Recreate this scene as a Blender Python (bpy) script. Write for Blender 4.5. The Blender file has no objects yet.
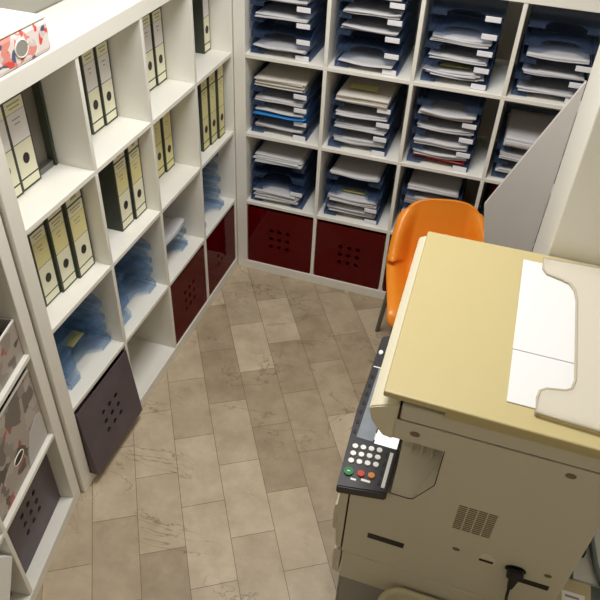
import bpy, bmesh, math, random
from mathutils import Matrix, Vector, Euler
random.seed(7)
S = bpy.context.scene
C = S.collection
PI = math.pi

# ------------------------------------------------------------------ materials
def lin(c):
    return tuple(((x / 255) / 12.92 if x / 255 <= .04045 else ((x / 255 + .055) / 1.055) ** 2.4) for x in c) + (1.,)

def mat(name, rgb, rough=.5, metal=0., spec=.5, noise=0., nscale=12, coat=0.):
    m = bpy.data.materials.new(name); m.use_nodes = True
    nt = m.node_tree; b = nt.nodes['Principled BSDF']
    b.inputs['Base Color'].default_value = lin(rgb)
    b.inputs['Roughness'].default_value = rough
    b.inputs['Metallic'].default_value = metal
    b.inputs['Specular IOR Level'].default_value = spec
    b.inputs['Coat Weight'].default_value = coat
    if noise:
        tc = nt.nodes.new('ShaderNodeTexCoord'); n = nt.nodes.new('ShaderNodeTexNoise')
        n.inputs['Scale'].default_value = nscale; n.inputs['Detail'].default_value = 5
        mx = nt.nodes.new('ShaderNodeMix'); mx.data_type = 'RGBA'
        a = lin(rgb)
        mx.inputs['A'].default_value = tuple(v * (1 - noise) for v in a[:3]) + (1,)
        mx.inputs['B'].default_value = tuple(min(1, v * (1 + noise)) for v in a[:3]) + (1,)
        nt.links.new(tc.outputs['Object'], n.inputs['Vector'])
        nt.links.new(n.outputs['Fac'], mx.inputs['Factor'])
        nt.links.new(mx.outputs['Result'], b.inputs['Base Color'])
    return m

def clear(name, rgb, tint, mix, rough=.25, noise=0.):
    """see-through plastic: a tinted transparent layer mixed with a glossy coloured one"""
    m = mat(name, rgb, rough, noise=noise, nscale=9); nt = m.node_tree
    b = nt.nodes['Principled BSDF']; o = nt.nodes['Material Output']
    t = nt.nodes.new('ShaderNodeBsdfTransparent'); t.inputs['Color'].default_value = lin(tint)
    x = nt.nodes.new('ShaderNodeMixShader'); x.inputs['Fac'].default_value = mix
    nt.links.new(t.outputs[0], x.inputs[1]); nt.links.new(b.outputs[0], x.inputs[2])
    nt.links.new(x.outputs[0], o.inputs['Surface'])
    return m

M = {}
M['white'] = mat('white_laminate', (236, 234, 226), .42, noise=.015, nscale=5)
M['wall'] = mat('wall_paint', (222, 217, 203), .8, noise=.02, nscale=3)
M['wallfar'] = mat('wall_paint_entrance', (212, 206, 194), .8)
M['ceil'] = mat('ceiling_paint', (238, 236, 230), .9, noise=.01)
M['cream'] = mat('copier_plastic', (206, 200, 182), .42, noise=.02, nscale=40)
M['creamlight'] = mat('copier_front_plastic', (218, 211, 186), .42, noise=.015, nscale=40)
M['lid'] = mat('lid_plastic', (192, 178, 130), .38, noise=.015, nscale=25)
M['seam'] = mat('dark_gap', (44, 38, 28), .7)
M['black'] = mat('black_plastic', (20, 20, 22), .45)
M['panel'] = mat('panel_plastic', (52, 52, 56), .4)
M['lcd'] = mat('lcd_glass', (140, 147, 156), .12, noise=.2, nscale=30)
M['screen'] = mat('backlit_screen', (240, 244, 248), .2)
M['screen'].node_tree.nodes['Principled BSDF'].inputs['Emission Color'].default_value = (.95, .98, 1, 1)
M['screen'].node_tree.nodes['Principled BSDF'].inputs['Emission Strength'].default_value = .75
M['card'] = mat('white_card', (246, 246, 246), .45)
M['key'] = mat('key_plastic', (242, 242, 240), .35)
M['green'] = mat('green_key', (22, 120, 62), .3)
M['red'] = mat('red_key', (200, 62, 40), .35)
M['amber'] = mat('amber_key', (222, 140, 72), .35)
M['screw'] = mat('cover_plug', (120, 104, 74), .5)
M['orange'] = mat('orange_plastic', (240, 144, 40), .33, noise=.03, nscale=6)
M['steel'] = mat('grey_steel', (130, 130, 128), .35, .8)
M['stand'] = mat('grey_cabinet', (150, 150, 148), .5, noise=.02)
M['bin'] = mat('bin_plastic', (206, 198, 170), .5)
M['pillar'] = mat('pillar_paint', (230, 228, 220), .75, noise=.02, nscale=4)
M['greyboard'] = mat('grey_board', (196, 192, 190), .6, noise=.05, nscale=9)
M['binder'] = mat('binder_board', (66, 72, 60), .6, noise=.25, nscale=90)
M['binderin'] = mat('binder_inside', (112, 106, 96), .7, noise=.1, nscale=40)
M['edge'] = mat('binder_edge', (34, 36, 28), .5)
M['spine'] = mat('spine_cream', (234, 232, 206), .6)
M['lavender'] = mat('spine_white', (232, 229, 231), .6)
M['yellow'] = mat('spine_yellow', (226, 218, 160), .6)
M['smudge'] = mat('spine_print', (176, 172, 120), .7)
M['ink'] = mat('spine_ink', (150, 146, 150), .7)
M['paper'] = mat('paper', (199, 198, 201), .7, noise=.02, nscale=20)
M['paperwarm'] = mat('paper_warm', (206, 201, 193), .7, noise=.05, nscale=14)
M['sheet'] = mat('sheet', (226, 226, 228), .6)
M['bluefolder'] = mat('blue_folder', (30, 120, 190), .4)
M['redfolder'] = mat('red_folder', (170, 30, 34), .4)
M['tag'] = mat('tag', (236, 236, 242), .5)
M['note'] = mat('yellow_note', (206, 200, 140), .6)
M['tray'] = clear('blue_tray_plastic', (92, 112, 144), (214, 223, 236), .19, .2)
M['traylight'] = clear('light_blue_tray_plastic', (128, 166, 206), (238, 243, 249), .12, .2)
M['plum'] = clear('plum_plastic', (122, 5, 13), (214, 40, 44), .40, .07)
M['purple'] = clear('smoky_purple_plastic', (118, 106, 116), (160, 138, 146), .58, .22, noise=.3)
M['acrylic'] = clear('acrylic', (242, 238, 228), (246, 243, 234), .45, .18)
M['acrylicrim'] = clear('acrylic_rim', (214, 206, 186), (230, 226, 214), .6, .15)
M['teal'] = mat('grey_metal', (120, 134, 134), .45, .3)
M['boxlid'] = mat('cream_lid', (246, 240, 224), .6)
M['darkbox'] = mat('grey_box', (150, 148, 140), .7, noise=.05)
M['carton'] = mat('beige_plastic', (196, 184, 150), .5)
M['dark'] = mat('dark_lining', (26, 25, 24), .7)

def floor_mat():
    m = bpy.data.materials.new('stone_floor'); m.use_nodes = True
    nt = m.node_tree; N = nt.nodes; L = nt.links; b = N['Principled BSDF']
    tc = N.new('ShaderNodeTexCoord'); mp = N.new('ShaderNodeMapping')
    mp.inputs['Rotation'].default_value = (0, 0, math.radians(-121))
    mp.inputs['Location'].default_value = (.027, .0244, 0)
    L.new(tc.outputs['Object'], mp.inputs['Vector'])
    br = N.new('ShaderNodeTexBrick'); br.offset = .5; br.offset_frequency = 2
    for k, v in dict(Scale=1.0, Bias=0.0).items(): br.inputs[k].default_value = v
    br.inputs['Brick Width'].default_value = .306; br.inputs['Row Height'].default_value = .1532
    br.inputs['Mortar Size'].default_value = .0011; br.inputs['Mortar Smooth'].default_value = .3
    br.inputs['Color1'].default_value = lin((208, 192, 167)); br.inputs['Color2'].default_value = lin((172, 155, 130))
    br.inputs['Mortar'].default_value = lin((112, 98, 76))
    L.new(mp.outputs[0], br.inputs['Vector'])
    # cloudy stone
    n1 = N.new('ShaderNodeTexNoise'); n1.inputs['Scale'].default_value = 9; n1.inputs['Detail'].default_value = 8; n1.inputs['Roughness'].default_value = .65
    L.new(tc.outputs['Object'], n1.inputs['Vector'])
    r1 = N.new('ShaderNodeValToRGB'); r1.color_ramp.elements[0].color = (.70, .67, .62, 1); r1.color_ramp.elements[1].color = (1.1, 1.1, 1.1, 1)
    r1.color_ramp.elements[0].position = .3; r1.color_ramp.elements[1].position = .7
    L.new(n1.outputs['Fac'], r1.inputs['Fac'])
    m1 = N.new('ShaderNodeMix'); m1.data_type = 'RGBA'; m1.blend_type = 'MULTIPLY'; m1.inputs['Factor'].default_value = .8
    L.new(br.outputs['Color'], m1.inputs['A']); L.new(r1.outputs['Color'], m1.inputs['B'])
    # veins
    n2 = N.new('ShaderNodeTexNoise'); n2.inputs['Scale'].default_value = 2.1; n2.inputs['Detail'].default_value = 5; n2.inputs['Roughness'].default_value = .6; n2.inputs['Distortion'].default_value = .8
    mp2 = N.new('ShaderNodeMapping'); mp2.inputs['Rotation'].default_value = (0, 0, .5); mp2.inputs['Scale'].default_value = (1, 1.9, 1)
    L.new(tc.outputs['Object'], mp2.inputs['Vector']); L.new(mp2.outputs[0], n2.inputs['Vector'])
    r2 = N.new('ShaderNodeValToRGB'); e = r2.color_ramp.elements
    e[0].position = .491; e[0].color = (1, 1, 1, 1); e[1].position = .5; e[1].color = (.42, .37, .29, 1)
    x = e.new(.507); x.color = (1, 1, 1, 1)
    L.new(n2.outputs['Fac'], r2.inputs['Fac'])
    m2 = N.new('ShaderNodeMix'); m2.data_type = 'RGBA'; m2.blend_type = 'MULTIPLY'; m2.inputs['Factor'].default_value = .6
    n3 = N.new('ShaderNodeTexNoise'); n3.inputs['Scale'].default_value = 3.1; n3.inputs['Detail'].default_value = 2
    L.new(tc.outputs['Object'], n3.inputs['Vector'])
    r3 = N.new('ShaderNodeValToRGB'); r3.color_ramp.elements[0].position = .42; r3.color_ramp.elements[1].position = .58
    r3.color_ramp.elements[1].color = (.8, .8, .8, 1)
    L.new(n3.outputs['Fac'], r3.inputs['Fac']); L.new(r3.outputs['Color'], m2.inputs['Factor'])
    L.new(m1.outputs['Result'], m2.inputs['A']); L.new(r2.outputs['Color'], m2.inputs['B'])
    L.new(m2.outputs['Result'], b.inputs['Base Color'])
    b.inputs['Roughness'].default_value = .42
    return m
M['floor'] = floor_mat()

def print_mat(name, ground, cols, scale=16):
    """patchwork print: blotches of red, blue and grey on a pale ground"""
    m = bpy.data.materials.new(name); m.use_nodes = True
    nt = m.node_tree; N = nt.nodes; L = nt.links; b = N['Principled BSDF']
    tc = N.new('ShaderNodeTexCoord'); nz = N.new('ShaderNodeTexNoise'); nz.inputs['Scale'].default_value = 14
    ad = N.new('ShaderNodeMix'); ad.data_type = 'VECTOR'; ad.inputs['Factor'].default_value = .10
    L.new(tc.outputs['Object'], nz.inputs['Vector']); L.new(tc.outputs['Object'], ad.inputs['A']); L.new(nz.outputs['Color'], ad.inputs['B'])
    v = N.new('ShaderNodeTexVoronoi'); v.inputs['Scale'].default_value = scale
    L.new(ad.outputs['Result'], v.inputs['Vector'])
    sp = N.new('ShaderNodeSeparateColor'); L.new(v.outputs['Color'], sp.inputs[0])
    r = N.new('ShaderNodeValToRGB'); r.color_ramp.interpolation = 'CONSTANT'
    e = r.color_ramp.elements; e[0].position = 0; e[0].color = lin(ground); e[1].position = .42; e[1].color = lin(cols[0])
    for i, c in enumerate(cols[1:]):
        k = e.new(.42 + (i + 1) * .58 / len(cols)); k.color = lin(c)
    L.new(sp.outputs[0], r.inputs['Fac']); L.new(r.outputs['Color'], b.inputs['Base Color'])
    b.inputs['Roughness'].default_value = .5
    return m
M['print'] = print_mat('printed_card', (236, 226, 222), [(226, 84, 76), (232, 150, 140), (88, 96, 128), (220, 206, 204), (240, 232, 228)], 55)
M['printgrey'] = print_mat('printed_grey_card', (170, 160, 152), [(168, 92, 82), (118, 110, 104), (150, 142, 134), (182, 174, 166), (90, 82, 76)], 26)

# ------------------------------------------------------------------ mesh helpers
def BM(): return bmesh.new()

def box(bm, x0, x1, y0, y1, z0, z1, mi=0, bev=0., seg=2):
    vs = [bm.verts.new((x, y, z)) for x in (x0, x1) for y in (y0, y1) for z in (z0, z1)]
    idx = [(0, 1, 3, 2), (4, 6, 7, 5), (0, 4, 5, 1), (2, 3, 7, 6), (0, 2, 6, 4), (1, 5, 7, 3)]
    fs = [bm.faces.new([vs[i] for i in f]) for f in idx]
    for f in fs: f.material_index = mi
    if bev:
        es = list({e for f in fs for e in f.edges})
        r = bmesh.ops.bevel(bm, geom=es, offset=bev, segments=seg, profile=.5, affect='EDGES')
        for f in r['faces']: f.material_index = mi
    return vs

def prism(bm, pts, axis, a, b, mi=0):
    """extrude a 2-D outline: axis 'y' -> pts are (x,z); 'z' -> (x,y); 'x' -> (y,z)"""
    def P(p, t):
        return {'y': (p[0], t, p[1]), 'z': (p[0], p[1], t), 'x': (t, p[0], p[1])}[axis]
    A = [bm.verts.new(P(p, a)) for p in pts]; B = [bm.verts.new(P(p, b)) for p in pts]
    fs = [bm.faces.new(A), bm.faces.new(B[::-1])]
    n = len(pts)
    for i in range(n):
        fs.append(bm.faces.new([A[i], B[i], B[(i + 1) % n], A[(i + 1) % n]]))
    for f in fs: f.material_index = mi
    return fs

def disc(bm, c, r, axis, h, mi=0, n=20, ry=None, dome=0.):
    """short cylinder standing on c along axis; ry gives an ellipse"""
    ry = ry or r
    pts = [(r * math.cos(2 * PI * i / n), ry * math.sin(2 * PI * i / n)) for i in range(n)]
    o = {'y': (c[0], c[2], c[1]), 'z': (c[0], c[1], c[2]), 'x': (c[1], c[2], c[0])}[axis]
    q = [(p[0] + o[0], p[1] + o[1]) for p in pts]
    return prism(bm, q, axis, o[2], o[2] + h, mi)

def tube(bm, path, r, n=10, mi=0):
    path = [Vector(p) for p in path]; rings = []
    for i, p in enumerate(path):
        d = (path[min(i + 1, len(path) - 1)] - path[max(i - 1, 0)]).normalized()
        u = d.orthogonal().normalized()
        if rings:
            u = (lu - d * lu.dot(d)).normalized()
        lu = u; w = d.cross(u)
        rings.append([bm.verts.new(p + r * (math.cos(2 * PI * k / n) * u + math.sin(2 * PI * k / n) * w)) for k in range(n)])
    for a, b in zip(rings, rings[1:]):
        for k in range(n):
            f = bm.faces.new([a[k], a[(k + 1) % n], b[(k + 1) % n], b[k]]); f.smooth = True; f.material_index = mi
    bm.faces.new(rings[0][::-1]).material_index = mi; bm.faces.new(rings[-1]).material_index = mi

def holed_plate(w, h, t, holes, n=18):
    """upright plate in xz (y 0..t) with round holes (x,z,r)"""
    bm = BM(); es = []
    def loop(pts):
        v = [bm.verts.new((p[0], 0, p[1])) for p in pts]
        for i in range(len(v)): es.append(bm.edges.new((v[i], v[(i + 1) % len(v)])))
    loop([(0, 0), (w, 0), (w, h), (0, h)])
    for x, z, r in holes:
        loop([(x + r * math.cos(2 * PI * k / n), z + r * math.sin(2 * PI * k / n)) for k in range(n)])
    bmesh.ops.triangle_fill(bm, use_beauty=True, use_dissolve=False, edges=es)
    r = bmesh.ops.extrude_face_region(bm, geom=bm.faces[:])
    bmesh.ops.translate(bm, vec=(0, t, 0), verts=[v for v in r['geom'] if isinstance(v, bmesh.types.BMVert)])
    return bm

def obj(name, bm, m, parent=None, loc=None, rz=0., smooth=False):
    bmesh.ops.recalc_face_normals(bm, faces=bm.faces[:])
    me = bpy.data.meshes.new(name); bm.to_mesh(me); bm.free()
    for k in (m if isinstance(m, (list, tuple)) else [m]): me.materials.append(M[k])
    if smooth:
        for p in me.polygons: p.use_smooth = True
    o = bpy.data.objects.new(name, me); C.objects.link(o)
    if parent: o.parent = parent
    if loc: o.location = loc
    o.rotation_euler = (0, 0, rz)
    return o

def tag(o, label, cat, group=None):
    o['label'] = label; o['category'] = cat
    if group: o['group'] = group
    return o

def thing(name, label, cat, loc=(0, 0, 0), rz=0., group=None):
    o = bpy.data.objects.new(name, None); C.objects.link(o)
    o.location = loc; o.rotation_euler = (0, 0, rz); o.empty_display_size = .05
    return tag(o, label, cat, group)

def struct(name, bm, m):
    o = obj(name, bm, m); o['kind'] = 'structure'; return o

def kids(o): return [c for c in bpy.data.objects if c.parent == o]

def dup(src, label, group=None):
    r = src.copy(); C.objects.link(r); r['label'] = label
    if group: r['group'] = group
    for ch in kids(src):
        c = ch.copy(); C.objects.link(c); c.parent = r
        for g in kids(ch):
            d = g.copy(); C.objects.link(d); d.parent = c
    return r

# ------------------------------------------------------------------ room shell
bm = BM(); box(bm, -.44, 2.1, -3.6, .42, -.1, 0); struct('floor', bm, 'floor')
bm = BM(); box(bm, -.44, 2.1, -3.6, .42, 2.8, 2.9); struct('ceiling', bm, 'ceil')
bm = BM(); box(bm, -.5, -.44, -3.6, .48, -.1, 2.9); struct('wall_left', bm, 'wall')
bm = BM(); box(bm, -.44, 2.1, .42, .48, -.1, 2.9); struct('wall_back', bm, 'wall')
bm = BM(); box(bm, 2.1, 2.16, -3.6, .48, -.1, 2.9); struct('wall_right', bm, 'wall')
bm = BM(); box(bm, -.5, 2.16, -3.66, -3.6, -.1, 2.9); struct('wall_front', bm, 'wallfar')
bm = BM(); box(bm, 1.302, 2.1, -1.03, -.672, 0, 2.8, bev=.004); struct('wall_pillar', bm, 'pillar')

# ------------------------------------------------------------------ cube shelves
P5, P16, CELL, D = .05, .016, .335, .388
def cx(c): return P5 + c * (CELL + P16)
ROWZ = [P5 + r * (CELL + P16) for r in range(4)]
def shelf_unit(label, ncol, loc, rz):
    t = thing('cube_shelf', label, 'shelf', loc, rz, None)
    W = 2 * P5 + ncol * CELL + (ncol - 1) * P16; H = 1.488
    for x in (0, W - P5):
        b = BM(); box(b, x, x + P5, 0, D, P5 + .0005, H - P5 - .0005, bev=.0015, seg=1); obj('side_panel', b, 'white', t)
    b = BM(); box(b, 0, W, 0, D, H - P5, H, bev=.0015, seg=1); obj('top_panel', b, 'white', t)
    b = BM(); box(b, 0, W, 0, D, 0, P5, bev=.0015, seg=1); obj('bottom_panel', b, 'white', t)
    for r in range(1, 4):
        b = BM(); box(b, P5 + .0003, W - P5 - .0003, .002, D, ROWZ[r] - P16, ROWZ[r], bev=.001, seg=1); obj('shelf_board', b, 'white', t)
    for c in range(1, ncol):
        for r in range(4):
            b = BM(); box(b, cx(c) - P16, cx(c), .002, D, ROWZ[r] + .0003, ROWZ[r] + CELL - .0003, bev=.001, seg=1); obj('divider', b, 'white', t)
    return t
L_LOC, L_RZ = (0, -1.49, 0), PI / 2
B_LOC, B_RZ = (.0036, -.044, 0), 0.
A2 = math.radians(101.5)
W2 = .786
N_LOC, N_RZ = (-.012 - W2 * math.cos(A2), -1.497 - W2 * math.sin(A2), 0), A2
shelf_unit('white four by four cube shelf along the left, holding ring binders', 4, L_LOC, L_RZ)
shelf_unit('white cube shelf across the back, filled with blue letter trays', 4, B_LOC, B_RZ)
shelf_unit('angled white cube shelf nearest the camera at left, holding printed boxes', 2, N_LOC, N_RZ)

def put(o, unit, x, y, z, rz=0.):
    loc, a = {'L': (L_LOC, L_RZ), 'B': (B_LOC, B_RZ), 'N': (N_LOC, N_RZ)}[unit]
    o.location = (loc[0] + x * math.cos(a) - y * math.sin(a), loc[1] + x * math.sin(a) + y * math.cos(a), loc[2] + z + .0006)
    o.rotation_euler = (0, 0, a + rz)
    return o

# ------------------------------------------------------------------ ring binders (front faces -y)
def make_binder(w, style, label, depth=.285):
    h = .318
    t = thing('ring_binder', label, 'binder', group='ring binders on the left shelf')
    b = BM()   # board cover: spine and two boards, a block of paper inside
    box(b, 0, .0022, 0, depth, 0, h); box(b, w - .0022, w, 0, depth, 0, h); box(b, .0022, w - .0022, 0, .0022, 0, h)
    obj('cover', b, 'binder', t)
    b = BM(); box(b, .006, w - .02, .02, depth - .012, .008, h - .012); obj('papers', b, 'paper', t)
    if style == 'plain': return t
    top = {'white': 2, 'yellow': 3, 'gold': 3}[style]
    low = 3 if style == 'gold' else 1
    m = .0065; y0, y1 = -.0008, -.0001
    b = BM()
    def band(z0, z1, mi, a=m, c=w - m, yy=y0): box(b, a, c, yy, y1, z0, z1, mi)
    band(.007, .032, low); band(.0375, .137, low)      # lower strips
    hd = 1 if style != 'gold' else 3
    band(.1395, .222, top); band(.2235, .257, hd); band(.2635, .311, hd)
    band(.2440, .2490, 4, .016, w - .018, -.001); band(.2335, .2375, 4, .022, w - .022, -.001); band(.274, .284, 4, .028, w - .030, -.001)
    band(.203, .206, 5, .024, w - .030, -.001); band(.190, .193, 5, .03, w - .034, -.001)
    obj('spine_label', b, ['edge', 'spine', 'lavender', 'yellow', 'smudge', 'ink'], t)
    b = BM(); disc(b, (w / 2, -.0021, .088), .0130, 'y', .0018, 0, 24, .0155); obj('finger_hole', b, 'black', t)
    return t

CELLS = {0: 'bottom row', 1: 'third row down', 2: 'second row down', 3: 'top row'}
LCOL = ['nearest column', 'second column', 'third column', 'corner column']
def lrow(s): return s
bind = [
 # row, col, y-left (world), width, style, recess, label
 (3, 0, -1.373, .087, 'white', .115, 'left of two cream and white spined binders, left shelf top row, nearest column'),
 (3, 0, -1.285, .087, 'white', .118, 'right of two cream and white spined binders, left shelf top row, nearest column'),
 (3, 0, -1.197, .088, 'open', .122, 'dark binder turned round with no spine label, left shelf top row, nearest column'),
 (3, 1, -.9065, .0725, 'white', .125, 'left of the two white spined binders in top row, second column from camera'),
 (3, 1, -.833, .0735, 'white', .121, 'right of the two white spined binders in top row, second column from camera'),
 (3, 2, -.551, .0725, 'white', .121, 'left of the two white spined binders in top row, third column from camera'),
 (3, 2, -.477, .0735, 'white', .117, 'right of the two white spined binders in top row, third column from camera'),
 (3, 3, -.1160, .0625, 'white', .094, 'single white spined binder standing alone in top row beside the corner'),
 (2, 0, -1.359, .078, 'yellow', .075, 'left of three binders, cream and yellow spine, left shelf second row, nearest column'),
 (2, 0, -1.280, .078, 'yellow', .066, 'middle cream and yellow binder of three in left shelf second row, nearest column'),
 (2, 0, -1.201, .088, 'yellow', .056, 'right of three binders with a brighter yellow spine, left shelf second row, nearest column'),
 (2, 1, -.920, .081, 'yellow', .062, 'left of two cream and yellow binders above the staggered blue trays, dark side showing'),
 (2, 1, -.8335, .078, 'yellow', .056, 'right of two cream and yellow binders above the staggered blue trays'),
 (2, 2, -.560, .0705, 'gold', .115, 'left of two yellow spined binders in second row, third column from camera'),
 (2, 2, -.489, .0705, 'gold', .108, 'right of two yellow spined binders in second row, third column from camera'),
 (2, 3, -.276, .0655, 'gold', .044, 'left of three yellow spined binders in second row beside the corner'),
 (2, 3, -.210, .067, 'gold', .038, 'middle of three yellow spined binders in second row beside the corner'),
 (2, 3, -.1425, .0635, 'gold', .030, 'right of three yellow spined binders in second row beside the corner'),
]
for r, c, y, w, st, rec, lab in bind:
    if st == 'open':
        t = thing('ring_binder', lab, 'binder', group='ring binders on the left shelf')
        b = BM(); box(b, 0, .0022, .03, .29, 0, .318); box(b, w - .010, w - .001, 0, .28, 0, .318); box(b, .0022, w - .0022, .2878, .29, 0, .318)
        obj('cover', b, 'binder', t)
        b = BM(); box(b, .0026, w - .0104, .026, .030, .004, .314); obj('lining', b, 'binderin', t)
        b = BM(); box(b, .010, w - .014, .004, .0255, .001, .020, bev=.002); obj('metal_rail', b, 'steel', t)
    else:
        t = make_binder(w, st, lab)
    put(t, 'L', y + 1.49, rec, ROWZ[r])

# ------------------------------------------------------------------ letter trays
TW, TD, TH, PITCH = .258, .335, .060, .0625
def make_tray(m, label, group):
    t = thing('letter_tray', label, 'letter tray', group=group)
    b = BM(); th = .0025
    # floor with a scooped front
    pts = [(0, 0), (.058, 0), (.066, .006), (.084, .036), (.098, .042), (.160, .042), (.174, .036), (.192, .006), (.200, 0), (TW, 0), (TW, TD), (0, TD)]
    prism(b, pts, 'z', .018, .018 + th)
    # sides: low in front, rising to the back
    side = [(0, .0), (TD, .0), (TD, TH), (.11, TH), (.03, .045), (0, .022)]
    prism(b, side, 'x', 0, th); prism(b, side, 'x', TW - th, TW)
    box(b, th, TW - th, TD - th, TD, .0, TH)
    # front lips of the two lugs
    box(b, th, .058, 0, th, .002, .018); box(b, .200, TW - th, 0, th, .002, .018)
    obj('tray_body', b, m, t)
    return t
def add_tag(t):
    b = BM(); box(b, .196, .252, -.0045, -.0006, .001, .0200, bev=.0008, seg=1); obj('name_tag', b, 'tag', t)

tray_blue = make_tray('tray', '', 'blue letter trays on the back shelf'); add_tag(tray_blue)
tray_notag = make_tray('tray', '', 'blue letter trays on the back shelf')
tray_light = make_tray('traylight', '', 'empty blue trays on the left shelf')
ORD = ['bottom', 'second', 'third', 'fourth', 'fifth']

def paper_mesh(w, d, t, n, seed, droop=.009, wav=.005, rot=2.4):
    """n loose sheets or thin bundles, each slightly turned, shifted and curling"""
    R = random.Random(seed); b = BM(); nx, ny = 12, 10
    step = t / n; ph = R.uniform(0, 6); kx = R.uniform(7, 16); ky = R.uniform(6, 14)
    wav = min(wav, max(.001, .036 - t)) ; droop = min(droop, max(.001, .036 - t))
    for k in range(n):
        a = math.radians(R.uniform(-rot, rot)); ox = R.uniform(-.003, .003); oy = R.uniform(-.006, .012) if n > 1 else 0
        cl, cr, cm = R.uniform(.3, 1), R.uniform(.3, 1), R.uniform(0, .5); lift = R.uniform(0, .5) * wav
        thick = R.uniform(.45, .9) * step
        grid = []
        for s in (0, 1):
            row = []
            for i in range(nx + 1):
                col = []
                for j in range(ny + 1):
                    u, v = i / nx - .5, j / ny - .5
                    x = u * w; y = v * d
                    X = x * math.cos(a) - y * math.sin(a) + ox + w / 2; Y = x * math.sin(a) + y * math.cos(a) + oy + d / 2
                    fr = max(0, -v * 2) ** 1.5                      # how near the front edge
                    c = (cl if u < 0 else cr) * (2 * abs(u)) ** 2
                    z = k * step + s * thick + droop * c * (.25 + .75 * fr) * (.5 + .5 * k / n)
                    z += wav * (.5 + .5 * math.sin(kx * x * 2.2 + ph + .5 * k)) * (.15 + .6 * fr) + lift * fr
                    z += wav * .4 * math.sin(ky * y + ph) ** 2
                    col.append(b.verts.new((X, Y, z)))
                row.append(col)
            grid.append(row)
        for i in range(nx):
            for j in range(ny):
                for s in (0, 1):
                    g = grid[s]; q = [g[i][j], g[i + 1][j], g[i + 1][j + 1], g[i][j + 1]]
                    f = b.faces.new(q if s else q[::-1]); f.smooth = True
        for i in range(nx):
            for j in (0, ny):
                b.faces.new([grid[0][i][j], grid[0][i + 1][j], grid[1][i + 1][j], grid[1][i][j]])
        for j in range(ny):
            for i in (0, nx):
                b.faces.new([grid[0][i][j], grid[0][i][j + 1], grid[1][i][j + 1], grid[1][i][j]])
    return b

BROW = {3: 'top row', 2: 'second row down', 1: 'third row down'}
BCOL = ['corner column', 'second column', 'third column', 'last column']
seed = 1
def papers(unit, x, y, z, t, n, label, m='paper', w=.218, d=.300, **kw):
    global seed; seed += 1
    o = obj('paper_stack', paper_mesh(w, d, t, n, seed, **kw), m)
    tag(o, label, 'papers', 'papers in the letter trays')
    return put(o, unit, x, y, z)

stacks = { # (row, col): per tray: (paper thickness, sheets) or None, tag?
 (3, 0): [(.010, 3), None, (.008, 2), (.010, 3), (.008, 2)],
 (3, 1): [(.003, 1), None, (.010, 3), (.010, 3), (.012, 3)],
 (3, 2): [(.020, 6), (.010, 2), (.020, 4), None, None],
 (3, 3): [(.006, 2), (.012, 3), (.010, 2), None, None],
 (2, 0): [(.012, 3), (.008, 2), (.010, 2), (.042, 7)],
 (2, 1): [(.022, 4), (.020, 4), (.008, 2), (.034, 5)],
 (2, 2): [(.015, 4), (.018, 3), (.014, 3), (.020, 3), None],
 (2, 3): [(.014, 3), (.024, 4), (.030, 4)],
 (1, 0): [(.036, 6), None, None, (.034, 6)],
 (1, 1): [(.034, 6), (.022, 4), None, (.014, 3)],
 (1, 2): [(.014, 3), (.018, 3), (.036, 6), (.022, 3)],
 (1, 3): [(.018, 3), (.026, 5), (.018, 3)],
}
NOTAG = {(1, 0, 0), (1, 0, 2), (1, 0, 3), (1, 1, 2), (1, 1, 3), (2, 2, 4), (3, 3, 3), (3, 3, 4), (1, 2, 3)}
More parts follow.
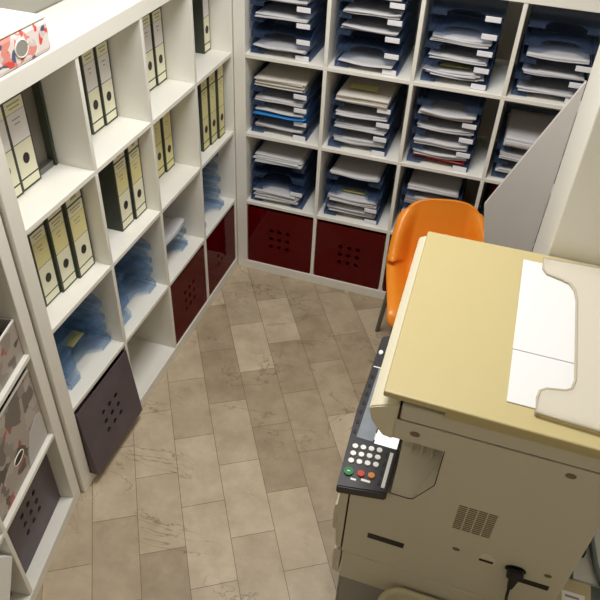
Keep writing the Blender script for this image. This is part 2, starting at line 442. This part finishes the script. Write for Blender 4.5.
for (r, c), lst in stacks.items():
    jx = {0: .016, 1: .022, 2: .018, 3: .016}[c]
    for k, pp in enumerate(lst):
        place = '%s, %s' % (BROW[r], BCOL[c])
        src = tray_notag if (r, c, k) in NOTAG else tray_blue
        o = dup(src, 'blue letter tray, %s, back shelf %s' % ('bottom of its stack' if k == 0 else ORD[k] + ' from bottom', place))
        dx = random.uniform(-.003, .003); dy = .026 + random.uniform(-.004, .004)
        z = ROWZ[r] + k * PITCH
        put(o, 'B', cx(c) + jx + dx, dy, z)
        if pp:
            lab = 'white papers in the %s letter tray%s, back shelf %s' % (ORD[k], '' if k == 0 else ' from bottom', place)
            m = 'paper'; z0 = z + .0212; kw = {}
            if (r, c, k) == (2, 0, 3): lab = 'thick heap of loose papers on top of the stack, back shelf second row, corner column'; m = 'paperwarm'
            if (r, c, k) == (2, 1, 3): lab = 'warm-toned pile with a printed cover on top, back shelf second row, second column'; m = 'paperwarm'
            if (r, c, k) == (1, 0, 3): lab = 'drooping pile of papers on top of the stack above the corner crate'
            if (r, c, k) == (1, 0, 0): lab = 'fanned heap of white papers in the bottom tray above the corner crate'; kw = dict(rot=5, w=.21)
            if (r, c, k) == (3, 2, 0): lab = 'scattered white papers in bottom tray, back shelf top row, third column'; kw = dict(rot=6, w=.205)
            if (r, c, k) == (2, 2, 0):
                f = obj('folder', paper_mesh(.218, .31, .004, 1, 99, droop=.004), 'redfolder')
                tag(f, 'red folder under the papers in bottom tray, back shelf second row, third column', 'folder')
                put(f, 'B', cx(c) + jx + .02, dy + .008, z0); z0 += .0135
            if (r, c, k) == (2, 0, 1):
                f = obj('folder', paper_mesh(.232, .315, .006, 2, 98, droop=.010, rot=2), 'bluefolder')
                tag(f, 'bright blue folder curling in a tray, back shelf second row, corner column', 'folder')
                put(f, 'B', cx(c) + jx + .012, dy - .018, z0); z0 += .0135
                kw = dict(droop=.004)
            if (r, c, k) == (1, 3, 2): m = 'redfolder'; lab = 'dark red folders on top of the stack, back shelf third row, behind orange chair'
            papers('B', cx(c) + jx + .020 + random.uniform(-.002, .002), dy + .002 + random.uniform(-.014, .006), z0, pp[0], pp[1], lab, m, **kw)
        if (r, c, k) in ((2, 1, 3), (1, 1, 1), (3, 2, 0)):
            f = obj('printed_leaflet', paper_mesh(.12, .05, .001, 1, 50 + r + c, droop=0, wav=.001), 'note')
            tag(f, {2: 'yellow print on the top pile, back shelf second row, second column', 1: 'yellow-green leaflet on papers, back shelf third row, second column', 3: 'small yellow slip on scattered papers, back shelf top row, third column'}[r], 'leaflet')
            put(f, 'B', cx(c) + .08, .07, z0 + pp[0] + .012)

# left shelf, third row: empty light blue trays pushed about, some staggered
lt = [(0, 0, .070, .055, 0), (0, 1, .062, .075, 3), (0, 2, .05, .12, -4), (0, 3, .045, .03 + .13, -6),
      (1, 0, .060, .045, 0), (1, 1, .066, .085, 4), (1, 2, .050, .11, -3), (1, 3, .048, .14, -5),
      (2, 0, .010, .055, 0), (2, 1, .008, .062, 1),
      (3, 0, .012, .030, 0), (3, 1, .008, .040, 2), (3, 2, .012, .045, -1), (3, 3, .008, .055, 1), (3, 4, .01, .06, 0)]
LNAME = ['beside the purple crate column', 'above the empty bottom cell', 'under the folded white paper', 'beside the corner']
for c, k, x, y, a in lt:
    y = min(y, D - TD - .003 + .0 if a == 0 else .05)
    o = dup(tray_light, 'empty light blue tray, %s, left shelf, %s' % ('bottom one' if k == 0 else ORD[k] + ' from bottom', LNAME[c]), 'empty blue trays on the left shelf')
    put(o, 'L', cx(c) + x, y, ROWZ[1] + k * PITCH, math.radians(a * .35))
b = paper_mesh(.21, .30, .012, 4, 301, droop=.03, wav=.006, rot=5)
o = tag(obj('paper_stack', b, 'paper'), 'white papers sagging over two blue trays, left shelf third row', 'papers'); put(o, 'L', cx(2) + .02, .03, ROWZ[1] + 2 * PITCH + .001)
b = paper_mesh(.075, .05, .001, 1, 302, droop=0, wav=.001)
o = tag(obj('note_slip', b, 'note'), 'small yellow slip lying in a blue tray above the purple crate', 'note'); put(o, 'L', cx(0) + .18, .10, ROWZ[1] + 1 * PITCH + .0215)
bpy.data.objects.remove(kids(tray_light)[0]); bpy.data.objects.remove(tray_light)
for p in (tray_blue, tray_notag):
    for k in kids(p): bpy.data.objects.remove(k)
    bpy.data.objects.remove(p)

# ------------------------------------------------------------------ storage crates
def crate(m, label, w=.327, h=.318, d=.36):
    t = thing('storage_crate', label, 'crate', group='translucent crates on the bottom row')
    hs = [(w / 2 + dx * .042, h * .50 + dz * .045, .0105) for dx in (-1, 0, 1) for dz in (-1, 0, 1)]
    obj('front_panel', holed_plate(w, h, .004, hs), m, t)
    b = BM()
    box(b, 0, .003, .0042, d, 0, h); box(b, w - .003, w, .0042, d, 0, h); box(b, .003, w - .003, d - .003, d, 0, h); box(b, .003, w - .003, .0042, d - .003, 0, .004)
    obj('crate_body', b, m, t)
    return t
t = put(crate('purple', 'smoky purple crate pulled out past the shelf edge, left shelf nearest column'), 'L', cx(0) + .003, -.032, P5)
for k in kids(t):       # its front slopes out at the foot
    for v in k.data.vertices:
        if v.co.y < .01: v.co.y += v.co.z * .09
put(crate('plum', 'dark red crate between the empty cell and the corner, left shelf bottom row'), 'L', cx(2) + .004, .006, P5)
put(crate('plum', 'dark red crate in the corner end of the left shelf bottom row'), 'L', cx(3) + .004, .006, P5)
put(crate('plum', 'bright red reflecting crate in the corner of the back shelf bottom row'), 'B', cx(0) + .004, .006, P5)
put(crate('plum', 'dark red crate second from the corner, back shelf bottom row'), 'B', cx(1) + .004, .006, P5)
put(crate('plum', 'dark red crate third from the corner, partly behind the orange chair'), 'B', cx(2) + .004, .006, P5)
put(crate('plum', 'dark red crate hidden furthest right on the back shelf bottom row'), 'B', cx(3) + .004, .006, P5)
put(crate('purple', 'dusty purple crate in the bottom of the angled near shelf', d=.32), 'N', cx(1) + .004, .045, P5)

def bag(seedn, sx, sy, sz):
    b = BM(); bmesh.ops.create_icosphere(b, subdivisions=3, radius=1)
    R = random.Random(seedn)
    for v in b.verts:
        f = 1 + .16 * math.sin(5 * v.co.x + 3 * v.co.z + seedn) + R.uniform(-.07, .07)
        v.co = Vector((v.co.x * sx * f, v.co.y * sy * f, (v.co.z * f) * sz + sz * 1.2))
    m = min(v.co.z for v in b.verts)
    for v in b.verts: v.co.z -= m
    return b
o = tag(obj('plastic_bag', bag(3, .085, .09, .075), 'paperwarm'), 'crumpled pale bag inside the smoky purple pulled out crate', 'bag'); put(o, 'L', cx(0) + .17, .13, P5 + .006)

# ------------------------------------------------------------------ printed boxes
def printed_box(label, w, d, h, m, wall=.003, hole=None, slope=0.):
    t = thing('storage_box', label, 'box', group='printed storage boxes')
    b = BM(); prism(b, [(0, 0), (w, 0), (w, h - slope), (0, h)], 'y', 0, wall); obj('front_panel', b, m, t)
    b = BM(); box(b, 0, wall, wall, d, 0, h); box(b, w - wall, w, wall, d, 0, h - slope * .5); box(b, wall, w - wall, d - wall, d, 0, h); box(b, wall, w - wall, wall, d - wall, 0, wall)
    obj('box_body', b, 'greyboard', t)
    b = BM(); box(b, 0, w, -.0012, wall + .001, h - .004 if not slope else h - slope - .004, h + .0005 if not slope else h - slope + .0005); 
    if not slope: obj('top_edge', b, 'white', t)
    else: b.free()
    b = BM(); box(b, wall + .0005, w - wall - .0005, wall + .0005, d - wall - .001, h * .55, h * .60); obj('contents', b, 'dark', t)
    if hole:
        b = BM(); disc(b, (hole[0], -.0016, hole[1]), .026, 'y', .0016, 0, 24, .013); obj('hand_hole', b, 'black', t)
        b = BM(); 
        tube(b, [(hole[0] + .028 * math.cos(2 * PI * k / 24), -.001, hole[1] + .015 * math.sin(2 * PI * k / 24)) for k in range(25)], .0018, 6); obj('hole_rim', b, 'white', t)
    return t
put(printed_box('grey and red printed box in the upper visible cell of the near shelf', .331, .33, .130, 'printgrey'), 'N', cx(1) + .002, .016, ROWZ[2])
t = printed_box('tall grey and red printed box with oval hand hole, near shelf above purple crate', .331, .33, .292, 'printgrey', hole=(.165, .095))
b = BM(); prism(b, [(.20, .002), (.325, .002), (.325, .10), (.318, .118), (.30, .125), (.245, .108), (.21, .05)], 'y', -.0012, -.0002); obj('plain_patch', b, 'greyboard', t)
put(t, 'N', cx(1) + .002, .018, ROWZ[1])
put(crate('purple', 'dusty purple crate behind a tilted white board, far left of the near shelf', d=.31), 'N', cx(0) + .004, .06, P5)
b = BM(); prism(b, [(.376, .300), (.376 - .05, .300 + .078), (.206 - .05, .0505 + .078), (.206, .0506)], 'y', -.004, .05)
t = tag(obj('white_board', b, 'card'), 'tilted white board leaning in the bottom far left cell', 'board'); put(t, 'N', 0, 0, 0)

# lidded box on top of the left shelf
t = thing('lidded_box', 'white lidded box with red and blue print on top of the left shelf', 'box', (0, 0, 0), 0)
b = BM(); box(b, 0, .34, .0, .187, 0, .078, bev=.010); obj('box_body', b, 'print', t)
b = BM(); box(b, .001, .339, .001, .186, .0783, .083, bev=.0015); obj('box_lid', b, 'boxlid', t)
b = BM(); disc(b, (.225, -.0022, .040), .022, 'y', .002, 0, 24, .018); obj('hand_hole', b, 'darkbox', t)
b = BM(); tube(b, [(.225 + .0235 * math.cos(2 * PI * k / 24), -.0012, .040 + .0195 * math.sin(2 * PI * k / 24)) for k in range(25)], .0022, 6); obj('hole_rim', b, 'white', t)
put(t, 'L', -1.185 - .34 + 1.49, .004, 1.488)
b = BM(); box(b, 0, .9, 0, .19, 0, .30, bev=.01); t = tag(obj('archive_box', b, 'darkbox'), 'long grey box at the back on top of the left shelf', 'box'); put(t, 'L', -.05, .195, 1.488)

# ------------------------------------------------------------------ copier stand and copier
YS, YB, XR = -1.65, -1.055, 1.50       # near side, far side, rear
t = thing('copier_stand', 'grey metal cabinet stand underneath the copier', 'stand', (1.23, -1.35, 0))
b = BM(); box(b, .972 - 1.23, XR - .004 - 1.23, -.293, .288, .02, .3085, bev=.003); obj('cabinet_body', b, 'stand', t)
b = BM(); box(b, .966 - 1.23, .9715 - 1.23, -.288, .283, .03, .30, bev=.001, seg=1); obj('door', b, 'stand', t)
for x in (1.0, 1.46):
    for y in (-1.60, -1.10):
        b = BM(); disc(b, (x - 1.23, y + 1.35, 0), .02, 'z', .0195); obj('foot', b, 'black', t)

cop = thing('copier', 'beige office copier with a cream lid and keypad panel', 'copier', (1.23, -1.35, .3095))
OFF = Vector((-1.23, 1.35, -.3095))
def cpart(name, b, m, parent=None):
    """parts are drawn in room coordinates and shifted to the copier's own base"""
    for v in b.verts: v.co += OFF
    o = obj(name, b, m, cop)
    if parent: o.parent = parent
    return o
# paper drawer section at the bottom
b = BM(); box(b, .966, XR, YS, YB, .310, .4405, bev=.003); lower = cpart('drawer_section', b, 'cream')
b = BM(); prism(b, [(.962, .318), (.944, .330), (.941, .40), (.942, .436), (.962, .436)], 'y', YS + .004, YB - .02); cpart('drawer_front', b, 'cream')
# main body: with an open pocket in the near side
b = BM()
box(b, .964, 1.056, YS, YB, .4445, .755)
box(b, 1.056, 1.1495, YS, YB, .4445, .757)
box(b, 1.1495, XR, YS, YB, .4445, .9565)
box(b, 1.036, XR, YS, YB, .9565, 1.0165)
box(b, 1.056, 1.1495, YS + .085, YB, .757, .9565)
prism(b, [(1.1495, .757), (1.1495, .832), (1.108, .757)], 'y', YS, YS + .085)
body = cpart('main_body', b, 'cream')
b = BM(); box(b, .964, XR - .004, YS + .004, YB - .004, .4400, .445); cpart('body_seam', b, 'seam')
b = BM()
prism(b, [(YS + .002, .7572), (YS + .0848, .7572), (YS + .0848, .835)], 'x', 1.058, 1.148); cpart('pocket_ramp', b, 'cream')
b = BM(); tube(b, [(1.057, YS - .0002, .757), (1.100, YS - .0002, .757), (1.110, YS - .0002, .760), (1.1485, YS - .0002, .832), (1.1495, YS - .0002, .84), (1.1495, YS - .0002, .956)], .0011, 6); cpart('pocket_seam', b, 'seam')
b = BM()
for x in (1.078, 1.102, 1.126): box(b, x, x + .004, YS + .068, YS + .0848, .836, .9563)
cpart('pocket_rib', b, 'cream')
# front cover (faces the aisle)
b = BM(); prism(b, [(.959, .450), (.945, .455), (.940, .52), (.936, .64), (.940, .745), (.959, .745)], 'y', YS + .003, YB - .02)
fc = cpart('front_cover', b, 'cream')
b = BM(); box(b, .9592, .9638, YS + .006, YB - .025, .452, .742); cpart('cover_gap', b, 'seam')
b = BM(); prism(b, [(.9385, .53), (.930, .535), (.928, .60), (.930, .638), (.936, .642)], 'y', YS + .003, YS + .05); cpart('front_latch', b, 'cream')
# side details
def oval(x, z, rx=.011, rz=.0075):
    b = BM(); disc(b, (x, YS - .0012, z), rx, 'y', .0012, 0, 20, rz); cpart('cover_plug', b, 'screw')
for p in ((1.081, .986), (1.402, .990)): oval(*p)
for p in ((1.240, .613), (1.457, .619)): oval(p[0], p[1], .009, .006)
b = BM(); box(b, 1.024, 1.118, YS - .0012, YS + .0005, .545, .566); cpart('side_slot', b, 'black')
b = BM(); box(b, 1.403, 1.472, YS - .0012, YS + .0005, .558, .577); cpart('side_slot', b, 'black')
b = BM()
for i in range(4):
    for k in range(13):
        x0 = 1.2145 + i * .0225; z0 = .697 + k * .0074
        box(b, x0, x0 + .0195, YS - .0008, YS + .0003, z0, z0 + .0036)
cpart('vent_slots', b, 'screw')
# connector recess and label mark
b = BM(); prism(b, [(1.292, .594), (1.338, .594), (1.333, .622), (1.322, .634), (1.306, .634), (1.297, .622)], 'y', YS - .001, YS + .0004, 0)
box(b, 1.298, 1.332, YS - .0018, YS - .0011, .598, .607, 1); cpart('connector_port', b, ['creamlight', 'seam'])
# inlet
b = BM(); disc(b, (1.385, YS - .002, .604), .025, 'y', .002, 0, 24, .016); cpart('power_inlet', b, 'black')
# scanner frame, its rolled edge and the lid
b = BM(); box(b, 1.042, XR, YS, YB, 1.0185, 1.064, bev=.006, seg=4); scan = cpart('scanner_frame', b, 'cream')
b = BM(); box(b, 1.046, XR - .004, YS + .004, YB - .004, 1.0160, 1.0190); cpart('frame_seam', b, 'seam')
b = BM(); prism(b, [(.984, .993), (1.012, .955), (1.0365, .951), (1.0375, 1.066), (.986, 1.042), (.975, 1.034), (.978, 1.020)], 'y', YS - .002, YB + .07)
bmesh.ops.bevel(b, geom=[e for e in b.edges], offset=.003, segments=2, affect='EDGES')
for v in b.verts:
    if v.co.x < 1.03: v.co.x -= (v.co.y - YS) * .022
cpart('scanner_front', b, 'creamlight')
b = BM(); box(b, 1.0374, 1.042, YS + .003, YB - .004, .957, 1.058); cpart('front_seam', b, 'seam')
b = BM(); prism(b, [(1.000, -1.6575), (XR + .03, -1.664), (XR + .03, -1.034), (.985, -1.042)], 'z', 1.083, 1.100)
bmesh.ops.bevel(b, geom=[e for e in b.edges], offset=.004, segments=3, profile=.5, affect='EDGES')
box(b, 1.130, XR + .028, -1.656, -1.046, 1.066, 1.0835, bev=.002)
lid = cpart('document_lid', b, 'lid')
for y in (-1.60, -1.10):
    b = BM(); disc(b, (1.09, y, 1.0635), .008, 'z', .02); cpart('lid_bumper', b, 'black')
# clear document catcher on the lid
ac = [(1.500, -1.628), (1.300, -1.617), (1.300, -1.578), (1.304, -1.556), (1.316, -1.545), (1.355, -1.536), (1.367, -1.526), (1.374, -1.498), (1.374, -1.22), (1.369, -1.182),
      (1.357, -1.157), (1.340, -1.149), (1.301, -1.136), (1.291, -1.118), (1.290, -1.072), (1.500, -1.060)]
b = BM(); prism(b, ac, 'z', 1.1085, 1.112); cat = cpart('document_catcher', b, 'acrylic')
b = BM(); tube(b, [(p[0], p[1], 1.1105) for p in ac], .0032, 8); cpart('catcher_rim', b, 'acrylicrim')
for y in (-1.612, -1.078):
    b = BM(); box(b, 1.298, 1.306, y - .006, y + .006, 1.1002, 1.110); cpart('catcher_foot', b, 'acrylicrim')
# operating panel
pz = .781
b = BM(); prism(b, [(.934, -1.690), (1.0505, -1.672), (1.0505, -1.20), (.945, -1.138), (.922, -1.150), (.921, -1.45)], 'z', .752, pz)
bmesh.ops.bevel(b, geom=[e for e in b.edges], offset=.003, segments=2, affect='EDGES')
pan = cpart('control_panel', b, 'panel')
b = BM(); box(b, .9425, .985, -1.537, -1.285, pz + .0002, pz + .0016); cpart('display', b, 'lcd')
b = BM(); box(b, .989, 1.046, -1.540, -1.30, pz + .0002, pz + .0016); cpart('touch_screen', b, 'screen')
b = BM()
for k in range(6): box(b, .9853, .9888, -1.53 + k * .042, -1.508 + k * .042, pz + .0002, pz + .0017)
cpart('marker_strip', b, 'key')
b = BM(); box(b, .926, 1.03, -1.283, -1.279, pz + .0002, pz + .0012); cpart('silver_line', b, 'key')
for k in range(7):
    b = BM(); disc(b, (.934 - .0004 * k, -1.52 + k * .033, pz + .0002), .0045, 'z', .0014, 0, 14, .007); cpart('soft_key', b, 'black')
for r in range(3):
    for c in range(4):
        x = .947 + c * .0198 + r * .0006; y = -1.566 - r * .0225 + c * .0028
        b = BM(); disc(b, (x, y, pz + .0002), .0070, 'z', .004, 0, 18); cpart('number_key', b, 'key')
b = BM(); disc(b, (.9505, -1.6435, pz + .0002), .0115, 'z', .005, 0, 24); o = cpart('start_key', b, 'green'); o['label'] = 'green start key'
b = BM(); box(b, .947, .954, -1.6447, -1.6423, pz + .0052, pz + .0056); cpart('start_mark', b, 'key', o)
b = BM(); disc(b, (.9800, -1.6400, pz + .0002), .0085, 'z', .005, 0, 22); o = cpart('stop_key', b, 'red'); o['label'] = 'red stop key'
b = BM(); disc(b, (1.0045, -1.6370, pz + .0002), .0080, 'z', .005, 0, 22); o = cpart('reset_key', b, 'amber'); o['label'] = 'orange reset key'
b = BM(); box(b, .960, .973, -1.6625, -1.6575, pz + .0002, pz + .001); box(b, .984, 1.006, -1.6575, -1.6515, pz + .0002, pz + .001); cpart('key_legend', b, 'card')
for k in range(4):
    b = BM(); box(b, 1.024, 1.028, -1.655 + k * .028, -1.643 + k * .028, pz + .0002, pz + .0015); cpart('indicator_key', b, 'black')
b = BM(); box(b, 1.033, 1.0415, -1.660, -1.555, pz + .0002, pz + .002); cpart('white_strip', b, 'card')
b = BM(); disc(b, (.933, -1.222, pz + .0002), .006, 'z', .004, 0, 18, .009); cpart('power_switch', b, 'key')
for k in range(2):
    b = BM(); disc(b, (.962, -1.190 + .02 * k, pz + .0002), .006, 'z', .003, 0, 16); cpart('knob', b, 'black')

# papers on the lid
b = BM(); box(b, 1.2425, 1.4425, -1.600, -1.303, 1.1005, 1.1030); o = tag(obj('paper_sheet', b, 'sheet'), 'near white sheet lying on the copier lid, under the clear catcher', 'paper', 'paper sheets on the copier lid')
b = BM(); box(b, 1.2415, 1.4415, -1.440, -1.090, 1.1033, 1.1055); o = tag(obj('paper_sheet', b, 'sheet'), 'far white sheet on the copier lid, its edge crossing the near sheet', 'paper', 'paper sheets on the copier lid')

# mains lead
t = thing('mains_lead', 'black mains plug and cord hanging from the copier side', 'cord', (1.385, YS, .604))
b = BM(); box(b, -.019, .019, -.024, -.0025, -.012, .012, bev=.005); obj('plug_head', b, 'black', t)
b = BM(); prism(b, [(-.011, -.011), (.011, -.011), (.006, -.055), (-.006, -.055)], 'y', -.022, -.009); obj('plug_sleeve', b, 'black', t)
b = BM(); tube(b, [(0, -.018, -.06), (.002, -.02, -.09), (.008, -.03, -.13), (.018, -.045, -.20), (.025, -.06, -.30), (.03, -.07, -.45), (.035, -.08, -.57), (.045, -.11, -.5985), (.05, -.22, -.5985)], .0038, 10); obj('cable', b, 'black', t)

# waste bin in front of the stand
t = thing('waste_bin', 'cream rounded plastic bin in front of the copier stand', 'bin', (1.235, -1.797, 0))
def rrect(w, d, r, n=8):
    p = []
    for cxx, cyy, a0 in ((w / 2 - r, d / 2 - r, 0), (-w / 2 + r, d / 2 - r, PI / 2), (-w / 2 + r, -d / 2 + r, PI), (w / 2 - r, -d / 2 + r, 1.5 * PI)):
        for k in range(n + 1):
            a = a0 + PI / 2 * k / n; p.append((cxx + r * math.cos(a), cyy + r * math.sin(a)))
    return p
b = BM(); loops = []
for s, z in ((.80, 0), (.97, .355), (1.02, .357), (1.04, .366), (1.02, .374), (.955, .374), (.94, .36), (.77, .006)):
    loops.append([b.verts.new((x * s, y * s, z)) for x, y in rrect(.288, .27, .06)])
for A, B in zip(loops, loops[1:]):
    for i in range(len(A)):
        f = b.faces.new([A[i], A[(i + 1) % len(A)], B[(i + 1) % len(B)], B[i]]); f.smooth = True
b.faces.new(loops[0][::-1]); b.faces.new(loops[-1])
obj('bin_body', b, 'bin', t)

# low equipment behind the copier
t = thing('paper_feeder', 'low beige machine with a white label behind the copier', 'machine', (1.555, -1.64, 0))
b = BM(); box(b, -.05, .042, -.12, .088, 0, .485, bev=.004); obj('feeder_body', b, 'carton', t)
b = BM(); box(b, -.030, .026, -.10, .050, .4853, .4862, 0)
for k, (a0, a1) in enumerate(((-.022, .012), (-.022, .018), (-.022, .0))): box(b, a0, a1, .034 - k * .017, .040 - k * .017, .4863, .4867, 1)
obj('warning_label', b, ['card', 'ink'], t)
b = BM(); box(b, 1.515, 2.0, -1.535, -1.10, .0, .36, bev=.004); tag(obj('metal_cabinet', b, 'teal'), 'grey-green metal box on the floor behind the copier', 'box')
b = BM(); box(b, 1.585, 1.66, -1.475, -1.22, .3608, .372); tag(obj('paper_ream', b, 'sheet'), 'white paper packet on the grey-green metal box behind the copier', 'paper')
b = BM(); tube(b, [(1.70, -1.12, .45), (1.655, -1.18, .398), (1.632, -1.26, .3835), (1.630, -1.34, .3835), (1.640, -1.42, .3835), (1.665, -1.50, .3835)], .0085, 10)
tag(obj('grey_hose', b, 'teal'), 'grey hose lying over the metal box behind the copier', 'hose')
b = BM(); box(b, 1.588, 1.612, -1.405, -1.35, .3726, .400, bev=.003); tag(obj('power_adapter', b, 'black'), 'black power adapter on the packet behind the copier', 'adapter')

# grey angled board beside the pillar
b = BM(); prism(b, [(1.3005, .15), (1.149, .850), (1.1185, .995), (1.2985, 1.427), (1.3005, 1.427)], 'y', -.672, -.654)
o = tag(obj('angled_board', b, 'greyboard'), 'pale grey angled board standing against the pillar behind the orange chair', 'board')

# ------------------------------------------------------------------ orange chair
chair = thing('shell_chair', 'orange moulded plastic chair behind the copier', 'chair', (1.024, -.412, 0), math.radians(14))
prof = [(-.225, .395), (-.215, .425), (-.19, .437), (-.10, .432), (0, .420), (.09, .418), (.135, .432), (.160, .465), (.175, .515), (.188, .57), (.198, .62), (.206, .665), (.211, .695), (.213, .715)]
def sm(a, c, x):
    x = max(0, min(1, (x - a) / (c - a))); return x * x * (3 - 2 * x)
def chair_shell():
    b = BM(); nu = 26; g = []; n = len(prof)
    # refine the profile
    P = []
    for i in range(n - 1):
        for k in range(4):
            s = k / 4
            p0, p1, p2, p3 = prof[max(i - 1, 0)], prof[i], prof[i + 1], prof[min(i + 2, n - 1)]
            P.append(tuple(.5 * (2 * p1[q] + (p2[q] - p0[q]) * s + (2 * p0[q] - 5 * p1[q] + 4 * p2[q] - p3[q]) * s * s + (3 * p1[q] - p0[q] - 3 * p2[q] + p3[q]) * s ** 3) for q in (0, 1)))
    P.append(prof[-1]); N = len(P)
    for i, p in enumerate(P):
        v = i / (N - 1)
        a, c = P[max(i - 1, 0)], P[min(i + 1, N - 1)]
        ty, tz = c[0] - a[0], c[1] - a[1]; L = math.hypot(ty, tz); ny, nz = -tz / L, ty / L
        dep = .015 + .075 * sm(.05, .45, v) + .06 * math.exp(-((v - .52) / .12) ** 2) - .075 * sm(.66, .98, v)
        w = .212 - .012 * sm(.5, .8, v)
        w *= 1 - .20 * max(0, (v - .6) / .4) ** 2 ; w *= 1 - .22 * (1 - sm(0, .10, v)) ** 2
        row = []
        for k in range(nu + 1):
            u = -1 + 2 * k / nu; s = sm(.52, .93, abs(u)) - .25 * sm(.90, 1.0, abs(u))
            row.append(b.verts.new((u * w, p[0] + ny * dep * s, p[1] + nz * dep * s - .062 * sm(.5, 1, v) * abs(u) ** 3.2)))
        g.append(row)
    for i in range(N - 1):
        for k in range(nu):
            f = b.faces.new([g[i][k], g[i][k + 1], g[i + 1][k + 1], g[i + 1][k]]); f.smooth = True
    return b
o = obj('seat_shell', chair_shell(), 'orange', chair, smooth=True)
md = o.modifiers.new('thick', 'SOLIDIFY'); md.thickness = .012; md.offset = 0
md = o.modifiers.new('sub', 'SUBSURF'); md.levels = 1; md.render_levels = 2
for sx in (-1, 1):
    for (y0, y1) in ((-.15, -.20), (.12, .19)):
        b = BM(); tube(b, [(sx * .14, y0, .418 if y0 < 0 else .408), (sx * .165, y0 * 1.05, .395), (sx * .19, y1, .0)], .010, 12); obj('leg', b, 'steel', chair)

# ------------------------------------------------------------------ light
def area(name, loc, rot, sx, sy, power, col):
    l = bpy.data.lights.new(name, 'AREA'); l.shape = 'RECTANGLE'; l.size = sx; l.size_y = sy; l.energy = power; l.color = col
    o = bpy.data.objects.new(name, l); C.objects.link(o); o.location = loc; o.rotation_euler = rot; return o
area('ceiling_lamp', (.66, -1.12, 2.76), (0, 0, 0), .7, .7, 36, (1, .988, .97))
area('fill_light', (.5, -3.1, 2.76), (0, 0, 0), .4, .4, 2.2, (1, .97, .93))  # added fill, not a real fixture: lifts the copier's dark near side
w = bpy.data.worlds.new('world'); S.world = w; w.use_nodes = True
w.node_tree.nodes['Background'].inputs['Color'].default_value = (.8, .78, .72, 1); w.node_tree.nodes['Background'].inputs['Strength'].default_value = .2

# ------------------------------------------------------------------ camera
cd = bpy.data.cameras.new('camera'); cam = bpy.data.objects.new('camera', cd); C.objects.link(cam); S.camera = cam
cd.sensor_width = 36; cd.sensor_height = 36; cd.sensor_fit = 'HORIZONTAL'; cd.lens = 675 / 600 * 36; cd.clip_start = .02
R = Matrix(((.94953575, .31086798, .04174879), (.2310208, -.60311339, -.76346816), (-.21215855, .73458515, -.64449469)))
Rc = R.transposed() @ Matrix(((1, 0, 0), (0, -1, 0), (0, 0, -1)))
cam.matrix_world = Matrix.Translation((1.0874, -2.6133, 2.1247)) @ Rc.to_4x4()

vs = S.view_settings; vs.view_transform = 'Standard'; vs.look = 'None'; vs.exposure = 0.; vs.gamma = 1; vs.use_curve_mapping = False
S.cycles.use_denoising = True; S.cycles.transparent_max_bounces = 24; S.cycles.max_bounces = 10; S.cycles.diffuse_bounces = 5
S.cycles.caustics_reflective = False; S.cycles.caustics_refractive = False
